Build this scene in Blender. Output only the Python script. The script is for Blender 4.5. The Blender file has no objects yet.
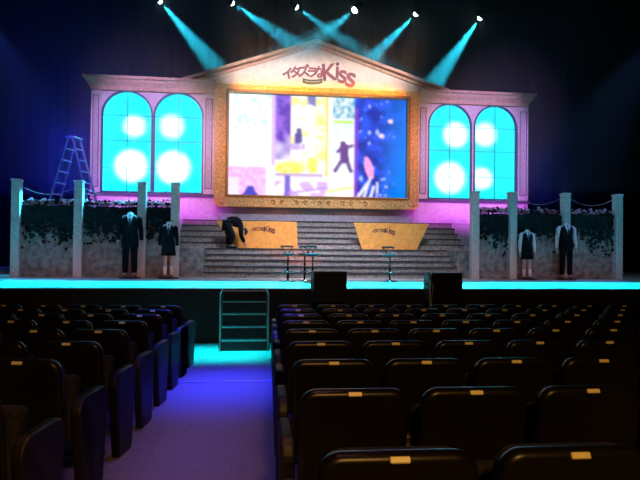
import bpy, bmesh, math, random
from mathutils import Vector, Matrix, noise as mnoise

random.seed(7)
C = bpy.context.scene.collection
PI = math.pi
R = math.radians

# ------------------------------------------------------------------ camera
EYE = 1.75
cam_d = bpy.data.cameras.new('camera')
cam_d.sensor_width = 36.0
cam_d.lens = 600.0 / 640.0 * 36.0
cam_d.clip_end = 200
cam = bpy.data.objects.new('camera', cam_d)
C.objects.link(cam)
CAM_R = (Matrix.Rotation(R(-7.0), 4, 'Z') @ Matrix.Rotation(R(90.86), 4, 'X')
         @ Matrix.Rotation(0.010, 4, 'Z'))
cam.matrix_world = Matrix.Translation((0, 0, EYE)) @ CAM_R
bpy.context.scene.camera = cam

# ------------------------------------------------------------------ world, exposure
vs = bpy.context.scene.view_settings
vs.view_transform = 'Standard'
vs.look = 'None'
vs.gamma = 1.0
vs.exposure = 0.0
vs.use_curve_mapping = False
W = bpy.data.worlds.new('hall_ambience')
bpy.context.scene.world = W
W.use_nodes = True
W.node_tree.nodes['Background'].inputs['Color'].default_value = (0.10, 0.22, 0.45, 1)
W.node_tree.nodes['Background'].inputs['Strength'].default_value = 0.006

CX = 2.2          # centre line of the stage set
STAGE = 1.0       # stage height
FRONT = 11.2      # stage front edge (Y)
FAC = 18.7        # facade plane (Y)
RAKE = 0.03


# ------------------------------------------------------------------ lights
def aim(o, target):
    d = Vector(target) - o.location
    o.rotation_euler = d.to_track_quat('-Z', 'Y').to_euler()


def spot(name, loc, target, color, power, angle, blend=0.3, radius=0.05):
    l = bpy.data.lights.new(name, 'SPOT')
    l.color, l.energy, l.spot_size, l.spot_blend = color, power, R(angle), blend
    l.shadow_soft_size = radius
    o = bpy.data.objects.new(name, l)
    C.objects.link(o)
    o.location = loc
    aim(o, target)
    return o


def area(name, loc, target, color, power, sx, sy, spread=180):
    l = bpy.data.lights.new(name, 'AREA')
    l.shape = 'RECTANGLE'
    l.color, l.energy, l.size, l.size_y, l.spread = color, power, sx, sy, R(spread)
    o = bpy.data.objects.new(name, l)
    C.objects.link(o)
    o.location = loc
    aim(o, target)
    return o


CYAN = (0.0, 0.80, 1.0)
# cyan border lights over the front of the stage
for k in range(6):
    x = -8.0 + 4.2 * k
    area('stage_front_wash', (x, 12.6, 8.5), (x, 12.6, 0), CYAN, 260, 4.2, 1.5, 14)
# patch of cyan light in front of the aisle steps
area('aisle_end_cyan', (-0.42, 9.85, 8.6), (-0.45, 9.85, 0.0), CYAN, 60, 1.45, 1.7, 9)
# blue wash further up the aisle
area('aisle_blue', (-0.30, 7.3, 8.6), (-0.30, 7.3, 0.0), (0.03, 0.04, 1.0), 52, 0.9, 1.9, 16)
area('aisle_violet', (-0.36, 5.0, 8.6), (-0.36, 5.0, 0.0), (0.24, 0.16, 1.0), 5.5, 0.7, 2.6, 12)
area('aisle_rose', (-0.42, 2.6, 8.6), (-0.42, 2.6, 0.0), (1.0, 0.40, 0.40), 3.0, 0.8, 1.6, 14)
# warm house light behind and above the seats
area('house_light', (0.55, -2.6, 4.6), (0.9, 3.5, 0.8), (1.0, 0.47, 0.11), 62, 0.6, 0.4, 120)
# warm wash on the pediment and the picture frame
area('pediment_wash', (CX, 3.0, 9.6), (CX, FAC, 7.25), (1.0, 0.78, 0.70), 25, 5.6, 0.7, 5)
area('frame_wash', (CX, 3.4, 9.4), (CX, FAC - 0.3, 6.68), (1.0, 0.34, 0.04), 36, 5.0, 0.1, 3.2)
for x in (-0.5, 1.3, 3.1, 4.9):
    spot('frame_glow', (CX + (x - CX) * 1.2, 3.4, 9.4), (CX + (x - CX) * 1.35, FAC - 0.3, 4.9), (1.0, 0.42, 0.22), 7500, 16, 1.0, 0.1)
for s in (-1, 1):
    # magenta uplights along the foot of the side wings, violet on their walls
    area('wing_magenta', (CX + s * 5.2, 17.9, 2.68), (CX + s * 5.2, FAC, 2.98), (0.80, 0.06, 1.0), 15, 4.2, 0.12, 110)
    spot('wing_violet', (CX + s * 4.2, 4.0, 9.6), (CX + s * 5.2, FAC, 4.9), (0.76, 0.42, 1.0), 10500, 18, 0.6, 0.1)
    # dim grey-teal light on the garden walls and the figures
    area('garden_wash', (CX + s * 5.6, 11.6, 7.8), (CX + s * 5.9, 15.2, 1.9), (0.45, 0.75, 1.0), 7, 4.0, 0.3, 60)
    spot('post_blue', (CX + s * 9.6, 15.35, 8.5), (CX + s * 6.4, 15.3, 3.0), (0.14, 0.34, 1.0), 1100, 38, 0.6)
    # low red footlight glow
    area('garden_red', (CX + s * 5.4, 14.2, 1.12), (CX + s * 5.4, 15.3, 1.35), (1.0, 0.22, 0.08), 2.5, 4.5, 0.1, 120)
# neutral dim light on the stairs, amber on the two boards
area('stairs_wash', (CX, 11.9, 8.5), (CX, 16.8, 1.7), (0.80, 0.82, 1.0), 120, 4.0, 0.4, 50)
for bx, bw in ((0.55, 30), (4.1, 22)):
    spot('board_amber', (bx, 13.0, 7.6), (bx, 17.1, 2.05), (1.0, 0.52, 0.12), 240, 15, 0.6)
spot('boards_red', (2.3, 14.4, 1.6), (0.9, 17.1, 1.85), (1.0, 0.16, 0.05), 110, 40, 0.8)
# blue spot on the ladder; below, blue lamps added to tint the black drape
spot('ladder_blue', (-6.5, 15.9, 7.5), (-4.9, 17.6, 3.6), (0.04, 0.06, 1.0), 500, 34, 0.6)
area('drape_blue_fill', (-4.6, 20.2, 4.2), (-5.4, 23.0, 5.2), (0.02, 0.03, 1.0), 550, 3.5, 2.5, 160)
area('drape_blue_fill', (9.6, 20.2, 4.2), (10.2, 23.0, 5.0), (0.02, 0.03, 1.0), 90, 2.5, 2.5, 160)


# ------------------------------------------------------------------ materials
def mat(name, col, rough=0.6, metal=0.0, spec=0.5, noise_scale=None, noise_amt=0.0, emit=None, estr=0.0, coat=0.0):
    m = bpy.data.materials.new(name)
    m.use_nodes = True
    nt = m.node_tree
    b = nt.nodes['Principled BSDF']
    b.inputs['Base Color'].default_value = (*col, 1)
    b.inputs['Roughness'].default_value = rough
    b.inputs['Metallic'].default_value = metal
    b.inputs['Specular IOR Level'].default_value = spec
    b.inputs['Coat Weight'].default_value = coat
    if emit:
        b.inputs['Emission Color'].default_value = (*emit, 1)
        b.inputs['Emission Strength'].default_value = estr
    if noise_scale:
        tc = nt.nodes.new('ShaderNodeTexCoord')
        n = nt.nodes.new('ShaderNodeTexNoise')
        n.inputs['Scale'].default_value = noise_scale
        n.inputs['Detail'].default_value = 6
        r = nt.nodes.new('ShaderNodeValToRGB')
        lo = tuple(max(0, c * (1 - noise_amt)) for c in col)
        hi = tuple(min(1, c * (1 + noise_amt)) for c in col)
        r.color_ramp.elements[0].position = 0.35
        r.color_ramp.elements[1].position = 0.65
        r.color_ramp.elements[0].color = (*lo, 1)
        r.color_ramp.elements[1].color = (*hi, 1)
        nt.links.new(tc.outputs['Object'], n.inputs['Vector'])
        nt.links.new(n.outputs['Fac'], r.inputs['Fac'])
        nt.links.new(r.outputs['Color'], b.inputs['Base Color'])
        bp = nt.nodes.new('ShaderNodeBump')
        bp.inputs['Strength'].default_value = 0.15
        bp.inputs['Distance'].default_value = 0.02
        nt.links.new(n.outputs['Fac'], bp.inputs['Height'])
        nt.links.new(bp.outputs['Normal'], b.inputs['Normal'])
    return m


M = {}
M['black'] = mat('black_paint', (0.006, 0.007, 0.008), 0.7, noise_scale=6, noise_amt=0.3)
M['masking'] = mat('black_masking', (0.0015, 0.002, 0.003), 0.95, spec=0.05, noise_scale=3, noise_amt=0.3)
M['drape'] = mat('black_drape', (0.0018, 0.0024, 0.0045), 0.95, spec=0.1, noise_scale=3, noise_amt=0.3)
M['carpet'] = mat('aisle_carpet', (0.26, 0.20, 0.19), 0.9, spec=0.1, noise_scale=70, noise_amt=0.2)
M['deck'] = mat('stage_deck', (0.55, 0.56, 0.58), 0.35, noise_scale=5, noise_amt=0.12)
M['wall_white'] = mat('set_wall_white', (0.62, 0.56, 0.62), 0.8, noise_scale=9, noise_amt=0.10)
M['pediment'] = mat('pediment_plaster', (0.80, 0.74, 0.70), 0.8, noise_scale=7, noise_amt=0.08)
M['cornice'] = mat('cornice_paint', (0.72, 0.45, 0.34), 0.7, noise_scale=9, noise_amt=0.12)
M['gold'] = mat('gilt_frame', (0.85, 0.46, 0.18), 0.7, 0.0, noise_scale=24, noise_amt=0.45)
M['gold_dark'] = mat('gilt_recess', (0.30, 0.16, 0.05), 0.6, 0.2)
M['panel'] = mat('pilaster_panel', (0.46, 0.42, 0.52), 0.8, noise_scale=14, noise_amt=0.15)
M['groove'] = mat('panel_moulding', (0.10, 0.08, 0.16), 0.7)
M['muntin'] = mat('window_bars', (0.02, 0.05, 0.16), 0.5)
M['step'] = mat('step_paint', (0.32, 0.28, 0.26), 0.8, noise_scale=18, noise_amt=0.35)
M['nosing'] = mat('step_nosing', (0.05, 0.045, 0.06), 0.7)
M['wall_grey'] = mat('garden_wall_stucco', (0.26, 0.25, 0.26), 0.9, noise_scale=7, noise_amt=0.45)
M['post'] = mat('post_paint', (0.62, 0.66, 0.70), 0.6, noise_scale=12, noise_amt=0.12)
M['chain'] = mat('chain_rope', (0.45, 0.45, 0.48), 0.5)
M['leaf'] = mat('ivy_leaves', (0.006, 0.010, 0.013), 0.8, spec=0.12)
M['bloom'] = mat('pink_blooms', (0.80, 0.45, 0.58), 0.7)
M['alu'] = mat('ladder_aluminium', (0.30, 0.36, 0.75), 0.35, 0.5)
M['board'] = mat('orange_board', (0.85, 0.38, 0.08), 0.7, noise_scale=10, noise_amt=0.10)
M['ink'] = mat('dark_lettering', (0.10, 0.03, 0.03), 0.7)
M['logo'] = mat('logo_magenta', (0.24, 0.02, 0.07), 0.5)
M['logo_pink'] = mat('logo_pink', (0.30, 0.04, 0.09), 0.5)
M['logo_edge'] = mat('logo_outline', (0.20, 0.10, 0.13), 0.6)
M['ribbon'] = mat('logo_ribbon', (0.04, 0.09, 0.07), 0.6)
M['ribbon_pale'] = mat('logo_ribbon_band', (0.45, 0.42, 0.38), 0.6)
M['suit'] = mat('dark_suit', (0.004, 0.004, 0.007), 0.9, spec=0.08, noise_scale=30, noise_amt=0.3)
M['shirt'] = mat('white_shirt', (0.80, 0.84, 0.88), 0.7)
M['tie'] = mat('striped_tie', (0.05, 0.06, 0.12), 0.6)
M['mannequin'] = mat('mannequin_skin', (0.50, 0.52, 0.50), 0.5)
M['shoe'] = mat('shoe_leather', (0.10, 0.05, 0.03), 0.4)
M['skin'] = mat('skin', (0.45, 0.28, 0.20), 0.6)
M['hair'] = mat('hair', (0.01, 0.01, 0.012), 0.6)
M['work'] = mat('black_workwear', (0.008, 0.009, 0.014), 0.9, spec=0.1)
M['seatshell'] = mat('seat_shell', (0.006, 0.005, 0.004), 0.32, spec=0.33)
M['seatcloth'] = mat('seat_cloth', (0.020, 0.018, 0.022), 0.95, spec=0.2, noise_scale=60, noise_amt=0.4)
M['seatend'] = mat('seat_end_panel', (0.010, 0.007, 0.005), 0.5, noise_scale=10, noise_amt=0.2)
M['armrest'] = mat('armrest_wood', (0.07, 0.04, 0.025), 0.4)
M['iron'] = mat('seat_iron', (0.012, 0.012, 0.014), 0.5, 0.5)
M['tag'] = mat('number_plate_brass', (0.95, 0.88, 0.45), 0.4, 0.0, spec=0.8)
M['chrome'] = mat('chrome', (0.7, 0.7, 0.72), 0.15, 1.0)
M['stoolseat'] = mat('stool_seat', (0.05, 0.05, 0.06), 0.3)
M['tape'] = mat('edge_tape', (0.30, 0.36, 0.32), 0.5)
M['speaker'] = mat('speaker_black', (0.004, 0.005, 0.005), 0.5, spec=0.3)
M['grille'] = mat('speaker_grille', (0.004, 0.005, 0.005), 0.8)
M['cable'] = mat('pale_cable', (0.5, 0.55, 0.58), 0.5)
M['lens'] = mat('lamp_lens', (1, 1, 1), 0.3, emit=(0.55, 0.95, 1.0), estr=40)
M['truss'] = mat('truss_metal', (0.006, 0.006, 0.007), 0.7, 0.0, spec=0.2)

# lit gauze window: glowing pane that also lets the lamps behind shine through
m = bpy.data.materials.new('lit_cyan_window')
m.use_nodes = True
nt = m.node_tree
nt.nodes.clear()
out = nt.nodes.new('ShaderNodeOutputMaterial')
add = nt.nodes.new('ShaderNodeAddShader')
tr = nt.nodes.new('ShaderNodeBsdfTranslucent')
tr.inputs['Color'].default_value = (0.60, 0.85, 0.9, 1)
em = nt.nodes.new('ShaderNodeEmission')
em.inputs['Color'].default_value = (0.0, 0.92, 1.0, 1)
em.inputs['Strength'].default_value = 1.1
nt.links.new(tr.outputs[0], add.inputs[0])
nt.links.new(em.outputs[0], add.inputs[1])
nt.links.new(add.outputs[0], out.inputs['Surface'])
M['pane'] = m

# video screen: emits the picture stored on the screen's mesh
m = bpy.data.materials.new('video_picture')
m.use_nodes = True
nt = m.node_tree
nt.nodes.clear()
out = nt.nodes.new('ShaderNodeOutputMaterial')
em = nt.nodes.new('ShaderNodeEmission')
at = nt.nodes.new('ShaderNodeAttribute')
at.attribute_name = 'picture'
em.inputs['Strength'].default_value = 1.15
nt.links.new(at.outputs['Color'], em.inputs['Color'])
nt.links.new(em.outputs[0], out.inputs['Surface'])
M['video'] = m


# ------------------------------------------------------------------ mesh helpers
def box(bm, x0, x1, y0, y1, z0, z1, bev=0.0, seg=2, mtx=None):
    b = bmesh.new()
    vs_ = [b.verts.new((x, y, z)) for x in (x0, x1) for y in (y0, y1) for z in (z0, z1)]
    for f in ((0, 1, 3, 2), (4, 6, 7, 5), (0, 4, 5, 1), (2, 3, 7, 6), (0, 2, 6, 4), (1, 5, 7, 3)):
        b.faces.new([vs_[i] for i in f])
    if bev:
        bmesh.ops.bevel(b, geom=list(b.edges), offset=bev, segments=seg, profile=0.5, affect='EDGES')
    merge(bm, b, mtx)


def merge(bm, b, mtx=None):
    if mtx is not None:
        bmesh.ops.transform(b, matrix=mtx, verts=b.verts)
    me = bpy.data.meshes.new('tmp')
    b.to_mesh(me)
    b.free()
    bm.from_mesh(me)
    bpy.data.meshes.remove(me)


def tube(bm, pts, r, seg=8, closed=False, flat=1.0, cap=True):
    """Sweep a circle along pts; r is a number or one radius per point."""
    pts = [Vector(p) for p in pts]
    n = len(pts)
    rs = r if isinstance(r, (list, tuple)) else [r] * n
    rings = []
    up = Vector((0, 0, 1))
    prev = None
    for i, p in enumerate(pts):
        if closed:
            t = pts[(i + 1) % n] - pts[i - 1]
        else:
            t = pts[min(i + 1, n - 1)] - pts[max(i - 1, 0)]
        t.normalize()
        if prev is None:
            a = t.cross(Vector((0, 1, 0)))
            if a.length < 0.1:
                a = t.cross(up)
            a.normalize()
        else:
            a = (prev - t * prev.dot(t)).normalized()
        prev = a
        c = t.cross(a)
        rings.append([bm.verts.new(p + (a * math.cos(2 * PI * k / seg) + c * flat * math.sin(2 * PI * k / seg)) * rs[i])
                      for k in range(seg)])
    for i in range(n if closed else n - 1):
        A, B = rings[i], rings[(i + 1) % n]
        for k in range(seg):
            bm.faces.new((A[k], A[(k + 1) % seg], B[(k + 1) % seg], B[k]))
    if not closed and cap:
        bm.faces.new(rings[0][::-1])
        bm.faces.new(rings[-1])


def loft(bm, rings, seg=16, cap=True):
    """rings: (cx, cy, z, rx, ry)"""
    vs_ = []
    for cx, cy, z, rx, ry in rings:
        vs_.append([bm.verts.new((cx + rx * math.cos(2 * PI * k / seg), cy + ry * math.sin(2 * PI * k / seg), z)) for k in range(seg)])
    for A, B in zip(vs_, vs_[1:]):
        for k in range(seg):
            bm.faces.new((A[k], A[(k + 1) % seg], B[(k + 1) % seg], B[k]))
    if cap:
        bm.faces.new(vs_[0][::-1])
        bm.faces.new(vs_[-1])


def lathe(bm, prof, c=(0, 0, 0), seg=20):
    loft(bm, [(c[0], c[1], c[2] + z, r, r) for r, z in prof], seg)


def prism(bm, outline, y0, y1, bev=0.0, seg=2, mtx=None):
    """outline in (x, z), extruded from y0 to y1"""
    b = bmesh.new()
    A = [b.verts.new((x, y0, z)) for x, z in outline]
    B = [b.verts.new((x, y1, z)) for x, z in outline]
    n = len(outline)
    f0 = b.faces.new(A)
    f1 = b.faces.new(B[::-1])
    for i in range(n):
        b.faces.new((A[i], B[i], B[(i + 1) % n], A[(i + 1) % n]))
    bmesh.ops.recalc_face_normals(b, faces=b.faces)
    if bev:
        ed = set(f0.edges) | set(f1.edges)
        bmesh.ops.bevel(b, geom=list(ed), offset=bev, segments=seg, profile=0.5, affect='EDGES')
    merge(bm, b, mtx)


def ringprism(bm, outer, inner, y0, y1):
    """outer and inner outlines (same count) in (x, z): a frame with thickness y0..y1"""
    n = len(outer)
    L = [[bm.verts.new((x, y, z)) for x, z in o] for o in (outer, inner) for y in (y0, y1)]
    o0, o1, i0, i1 = L
    for k in range(n):
        j = (k + 1) % n
        bm.faces.new((o0[k], o0[j], i0[j], i0[k]))
        bm.faces.new((o1[k], i1[k], i1[j], o1[j]))
        bm.faces.new((o0[k], o1[k], o1[j], o0[j]))
        bm.faces.new((i0[k], i0[j], i1[j], i1[k]))


def rrect(x0, x1, z0, z1, r, n=5):
    pts = []
    for cx, cz, a0 in ((x1 - r, z1 - r, 0), (x0 + r, z1 - r, 90), (x0 + r, z0 + r, 180), (x1 - r, z0 + r, 270)):
        for k in range(n + 1):
            a = R(a0 + 90 * k / n)
            pts.append((cx + r * math.cos(a), cz + r * math.sin(a)))
    return pts


def arch(x0, x1, z0, z1, n=20):
    r = (x1 - x0) / 2
    c = (x0 + x1) / 2
    pts = [(x0, z0), (x1, z0)]
    for k in range(n + 1):
        a = PI * k / n
        pts.append((c + r * math.cos(a), z1 - r + r * math.sin(a)))
    return pts


def obj(name, bm, m, parent=None, smooth=False, loc=None):
    bmesh.ops.remove_doubles(bm, verts=bm.verts, dist=1e-5)
    bmesh.ops.recalc_face_normals(bm, faces=bm.faces)
    me = bpy.data.meshes.new(name)
    if loc is not None and parent is None:
        bmesh.ops.translate(bm, verts=bm.verts, vec=-Vector(loc))
    bm.to_mesh(me)
    bm.free()
    me.materials.append(m)
    if smooth:
        for p in me.polygons:
            p.use_smooth = True
    o = bpy.data.objects.new(name, me)
    C.objects.link(o)
    if parent:
        o.parent = parent
    elif loc is not None:
        o.location = loc
    return o


def wobj(name, bm, m, parent, root, smooth=False):
    """bm given in world coordinates; root is the un-rotated thing it belongs to"""
    bmesh.ops.translate(bm, verts=bm.verts, vec=-root.location)
    return obj(name, bm, m, parent, smooth)


def tag(o, label, cat, group=None, kind=None):
    o['label'], o['category'] = label, cat
    if group:
        o['group'] = group
    if kind:
        o['kind'] = kind
    return o


def thing(name, label, cat, loc=(0, 0, 0), rz=0.0, group=None):
    o = bpy.data.objects.new(name, None)
    o.empty_display_size = 0.1
    C.objects.link(o)
    o.location = loc
    o.rotation_euler = (0, 0, rz)
    return tag(o, label, cat, group)


def struct(name, bm, m, label=None, cat=None):
    o = obj(name, bm, m)
    o['kind'] = 'structure'
    if label:
        o['label'], o['category'] = label, cat
    return o


def copy_tree(o, parent=None):
    c = o.copy()
    C.objects.link(c)
    if parent:
        c.parent = parent
    for ch in list(o.children):
        copy_tree(ch, c)
    return c


def NB():
    return bmesh.new()


def bake(o):
    """apply an object's modifiers to its mesh"""
    bpy.context.view_layer.update()
    dg = bpy.context.evaluated_depsgraph_get()
    me = bpy.data.meshes.new_from_object(o.evaluated_get(dg))
    o.modifiers.clear()
    o.data = me
    return o


def skin(name, joints, bones, m, parent, root='pelvis', sub=1):
    """one continuous body grown over a skeleton; joints: name -> (x, y, z, r)"""
    keys = list(joints)
    me = bpy.data.meshes.new(name)
    me.from_pydata([joints[k][:3] for k in keys], [(keys.index(a), keys.index(b)) for a, b in bones], [])
    o = bpy.data.objects.new(name, me)
    C.objects.link(o)
    md = o.modifiers.new('skin', 'SKIN')
    md.use_smooth_shade = True
    if not me.skin_vertices:
        raise RuntimeError('no skin layer')
    for i, k in enumerate(keys):
        sv = me.skin_vertices[0].data[i]
        r = joints[k][3]
        sv.radius = r if isinstance(r, tuple) else (r, r)
        sv.use_root = (k == root)
    s = o.modifiers.new('sub', 'SUBSURF')
    s.levels = s.render_levels = sub
    bake(o)
    o.data.materials.clear()
    o.data.materials.append(m)
    for p in o.data.polygons:
        p.use_smooth = True
    o.parent = parent
    return o


# ------------------------------------------------------------------ the hall
b = NB()
for (x0, x1) in ((-11, 14),):
    v = [b.verts.new(p) for p in ((x0, -6, RAKE * (FRONT + 6)), (x1, -6, RAKE * (FRONT + 6)), (x1, FRONT, 0), (x0, FRONT, 0),
                                  (x1, 23.2, 0), (x0, 23.2, 0))]
    b.faces.new((v[0], v[1], v[2], v[3]))
    b.faces.new((v[3], v[2], v[4], v[5]))
struct('floor', b, M['carpet'])


def drape(bm, x0, y0, x1, y1, z0, z1, fold=0.35, depth=0.05):
    L = math.hypot(x1 - x0, y1 - y0)
    n = int(L / fold * 6)
    ux, uy = (x1 - x0) / L, (y1 - y0) / L
    lo, hi = [], []
    for k in range(n + 1):
        t = L * k / n
        d = depth * math.sin(2 * PI * t / fold) * (0.7 + 0.3 * math.sin(t * 1.7))
        x, y = x0 + ux * t - uy * d, y0 + uy * t + ux * d
        lo.append(bm.verts.new((x, y, z0)))
        hi.append(bm.verts.new((x, y, z1)))
    for k in range(n):
        bm.faces.new((lo[k], lo[k + 1], hi[k + 1], hi[k]))


b = NB(); drape(b, -10.9, 22.8, 13.9, 22.8, STAGE, 12)
struct('wall_back', b, M['drape'])
b = NB(); box(b, -11.2, -11, -6, 23.2, 0, 12)
struct('wall_left', b, M['masking'])
b = NB(); box(b, 14, 14.2, -6, 23.2, 0, 12)
struct('wall_right', b, M['masking'])
b = NB(); box(b, -11.2, 14.2, -6, 23.2, 12, 12.2)
struct('ceiling', b, M['masking'])

# stage: deck on top, black fascia in front
b = NB(); box(b, -11, 14, FRONT + 0.05, 23.2, STAGE - 0.06, STAGE)
struct('stage_floor', b, M['deck'])
b = NB(); box(b, -11, 14, FRONT, FRONT + 0.05, 0.0, STAGE - 0.002)
for k in range(13):
    x = -10.2 + 2.0 * k
    box(b, x, x + 1.9, FRONT - 0.015, FRONT + 0.01, 0.08, STAGE - 0.12)
struct('stage_front_wall', b, M['black'])
b = NB()
zz = RAKE * (FRONT - 7.45)
box(b, -0.90, 0.34, 7.43, 7.47, zz - 0.004, zz + 0.012, 0.003)
struct('trim_1', b, M['alu'])

# ------------------------------------------------------------------ palace facade
PLAT = 2.60
WINS = ((-4.35, -2.89), (-2.82, -1.37), (5.79, 7.20), (7.32, 8.73))
WZ0, WZ1 = 3.42, 6.47
fac = thing('palace_facade', 'wide white palace facade with gilt frame, pediment and glowing arched windows on the stage', 'stage set', (CX, FAC, STAGE))


def wfac(name, bm, m, parent=fac, smooth=False):
    return wobj(name, bm, m, parent, fac, smooth)


# wing walls with the arched window openings cut out
def wing(x0, x1, wins):
    bm = NB()
    th0, th1 = FAC, FAC + 0.14
    zt, zb = 6.60, STAGE
    cuts = [x0] + [c for w in wins for c in w] + [x1]
    for i in range(0, len(cuts), 2):                    # solid piers
        box(bm, cuts[i], cuts[i + 1], th0, th1, zb, zt)
    for a, c in wins:
        box(bm, a, c, th0, th1, zb, WZ0)                # below the window
        r = (c - a) / 2
        mid = (a + c) / 2
        N = 24
        for y, flip in ((th0, False), (th1, True)):
            for k in range(N):
                a0, a1 = PI * k / N, PI * (k + 1) / N
                p0 = (mid - r * math.cos(a0), WZ1 - r + r * math.sin(a0))
                p1 = (mid - r * math.cos(a1), WZ1 - r + r * math.sin(a1))
                bm.faces.new([bm.verts.new(q) for q in ((p0[0], y, p0[1]), (p1[0], y, p1[1]), (p1[0], y, zt), (p0[0], y, zt))])
        for k in range(N):
            a0, a1 = PI * k / N, PI * (k + 1) / N
            p0 = (mid - r * math.cos(a0), WZ1 - r + r * math.sin(a0))
            p1 = (mid - r * math.cos(a1), WZ1 - r + r * math.sin(a1))
            bm.faces.new([bm.verts.new(q) for q in ((p0[0], th0, p0[1]), (p0[0], th1, p0[1]), (p1[0], th1, p1[1]), (p1[0], th0, p1[1]))])
    return bm


wfac('wing_wall', wing(-4.67, -0.9, WINS[:2]), M['wall_white'])
wfac('wing_wall', wing(5.3, 9.15, WINS[2:]), M['wall_white'])
b = NB(); box(b, -0.9, 5.3, FAC + 0.02, FAC + 0.14, STAGE, 6.9)
wfac('centre_wall', b, M['wall_white'])
# set returns, so the building has depth
b = NB(); box(b, -4.67, -4.60, FAC + 0.14, FAC + 1.2, STAGE, 6.6)
wfac('side_return', b, M['wall_white'])
b = NB(); box(b, 9.08, 9.15, FAC + 0.14, FAC + 1.2, STAGE, 6.6)
wfac('side_return', b, M['wall_white'])


# cornice: profile swept along the front, with flared ends
def cornice(x0, x1, endl, endr):
    bm = NB()
    prof = ((0.00, 6.46), (0.10, 6.48), (0.14, 6.58), (0.24, 6.70), (0.26, 6.76), (0.32, 6.78), (0.32, 6.86), (0.0, 6.86))
    L = [bm.verts.new((x0 - (d * 0.85 if endl else 0), FAC - d, z)) for d, z in prof]
    Rr = [bm.verts.new((x1 + (d * 0.85 if endr else 0), FAC - d, z)) for d, z in prof]
    n = len(prof)
    for i in range(n):
        j = (i + 1) % n
        bm.faces.new((L[i], L[j], Rr[j], Rr[i]))
    bm.faces.new(L[::-1]); bm.faces.new(Rr)
    return bm


wfac('cornice', cornice(-4.60, -1.0, True, False), M['cornice'])
wfac('cornice', cornice(5.4, 9.02, False, True), M['cornice'])
# window ledges and skirting
for x0, x1 in ((-4.72, -1.0), (5.4, 9.2)):
    b = NB(); box(b, x0, x1, FAC - 0.10, FAC + 0.01, 3.30, 3.39, 0.02)
    wfac('window_ledge', b, M['groove'])
    b = NB(); box(b, x0 + 0.03, x1 - 0.03, FAC - 0.05, FAC, PLAT, PLAT + 0.16, 0.01)
    wfac('skirting', b, M['wall_white'])
# pilasters
for x0, x1 in ((-4.67, -4.38), (-1.34, -1.02), (5.42, 5.74), (8.78, 9.13)):
    b = NB(); box(b, x0, x1, FAC - 0.07, FAC + 0.01, 3.39, 6.46, 0.008)
    p = wfac('pilaster', b, M['wall_white'])
    b = NB(); ringprism(b, rrect(x0 + 0.05, x1 - 0.05, 3.55, 6.32, 0.005, 1), rrect(x0 + 0.075, x1 - 0.075, 3.575, 6.295, 0.005, 1), FAC - 0.082, FAC - 0.069)
    wfac('moulding', b, M['groove'], p)
    b = NB(); box(b, x0 + 0.078, x1 - 0.078, FAC - 0.075, FAC - 0.068, 3.58, 6.29)
    wfac('inset_panel', b, M['panel'], p)
# pediment
PA = (CX - 0.1, 8.18)
b = NB(); prism(b, [(-1.85, 6.78), (6.25, 6.78), PA], FAC - 0.06, FAC + 0.14)
ped = wfac('pediment', b, M['pediment'])


def bar(bm, p, q, w, y0, y1):
    """flat bar from p to q in the XZ plane"""
    d = Vector((q[0] - p[0], q[1] - p[1])).normalized()
    n = Vector((-d.y, d.x)) * w
    prism(bm, [p, q, (q[0] + n.x, q[1] + n.y), (p[0] + n.x, p[1] + n.y)], y0, y1)


for s, ex in ((-1, -1.95), (1, 6.35)):
    b = NB()
    p, q = ((ex, 6.80), PA) if s < 0 else (PA, (ex, 6.80))
    bar(b, p, q, 0.09, FAC - 0.30, FAC + 0.14)
    bar(b, p, q, 0.06, FAC - 0.20, FAC - 0.05)
    bar(b, (p[0], p[1] - 0.10), (q[0], q[1] - 0.10), 0.12, FAC - 0.13, FAC - 0.05)
    wfac('raking_cornice', b, M['cornice'], ped)

# windows
for i, (x0, x1) in enumerate(WINS):
    mid = (x0 + x1) / 2
    bm = NB()
    o_, i_ = arch(x0 - 0.035, x1 + 0.035, WZ0 - 0.035, WZ1 + 0.035), arch(x0 + 0.02, x1 - 0.02, WZ0 + 0.02, WZ1 - 0.02)
    ringprism(bm, o_, i_, FAC - 0.03, FAC + 0.05)
    w = wfac('arched_window', bm, M['muntin'])
    bm = NB(); prism(bm, arch(x0 + 0.01, x1 - 0.01, WZ0 + 0.01, WZ1 - 0.01), FAC + 0.05, FAC + 0.056)
    bm2 = NB()
    pts = [bm2.verts.new((x, FAC + 0.05, z)) for x, z in arch(x0 + 0.01, x1 - 0.01, WZ0 + 0.01, WZ1 - 0.01)]
    bm2.faces.new(pts)
    bm.free()
    wfac('glowing_pane', bm2, M['pane'], w)
    bm = NB()
    box(bm, mid - 0.009, mid + 0.009, FAC + 0.01, FAC + 0.04, WZ0, WZ1)
    for fr in (0.24, 0.49, 0.765):
        z = WZ1 - (WZ1 - WZ0) * fr
        box(bm, x0, x1, FAC + 0.012, FAC + 0.038, z - 0.008, z + 0.008)
    wfac('glazing_bars', bm, M['muntin'], w)

# round lamps behind the panes
for (x, z, ang, pw) in ((-3.42, 5.42, 36, 95), (-3.50, 4.22, 52, 160), (-2.30, 5.46, 40, 100), (-2.24, 4.20, 54, 170),
                        (6.70, 5.50, 44, 120), (6.52, 4.10, 54, 160), (7.70, 5.54, 42, 100), (7.60, 4.10, 38, 105)):
    spot('window_lamp', (x, FAC + 1.05, z), (x, FAC, z), (1.0, 0.98, 0.92), pw, ang + 6, 0.6, 0.10)

# gilt picture frame round the screen
fr = None
FX0, FX1, FZ0, FZ1 = -0.99, 5.38, 3.00, 6.76
SX0, SX1, SZ0, SZ1 = -0.57, 5.00, 3.40, 6.51
YF = FAC - 0.30


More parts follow.
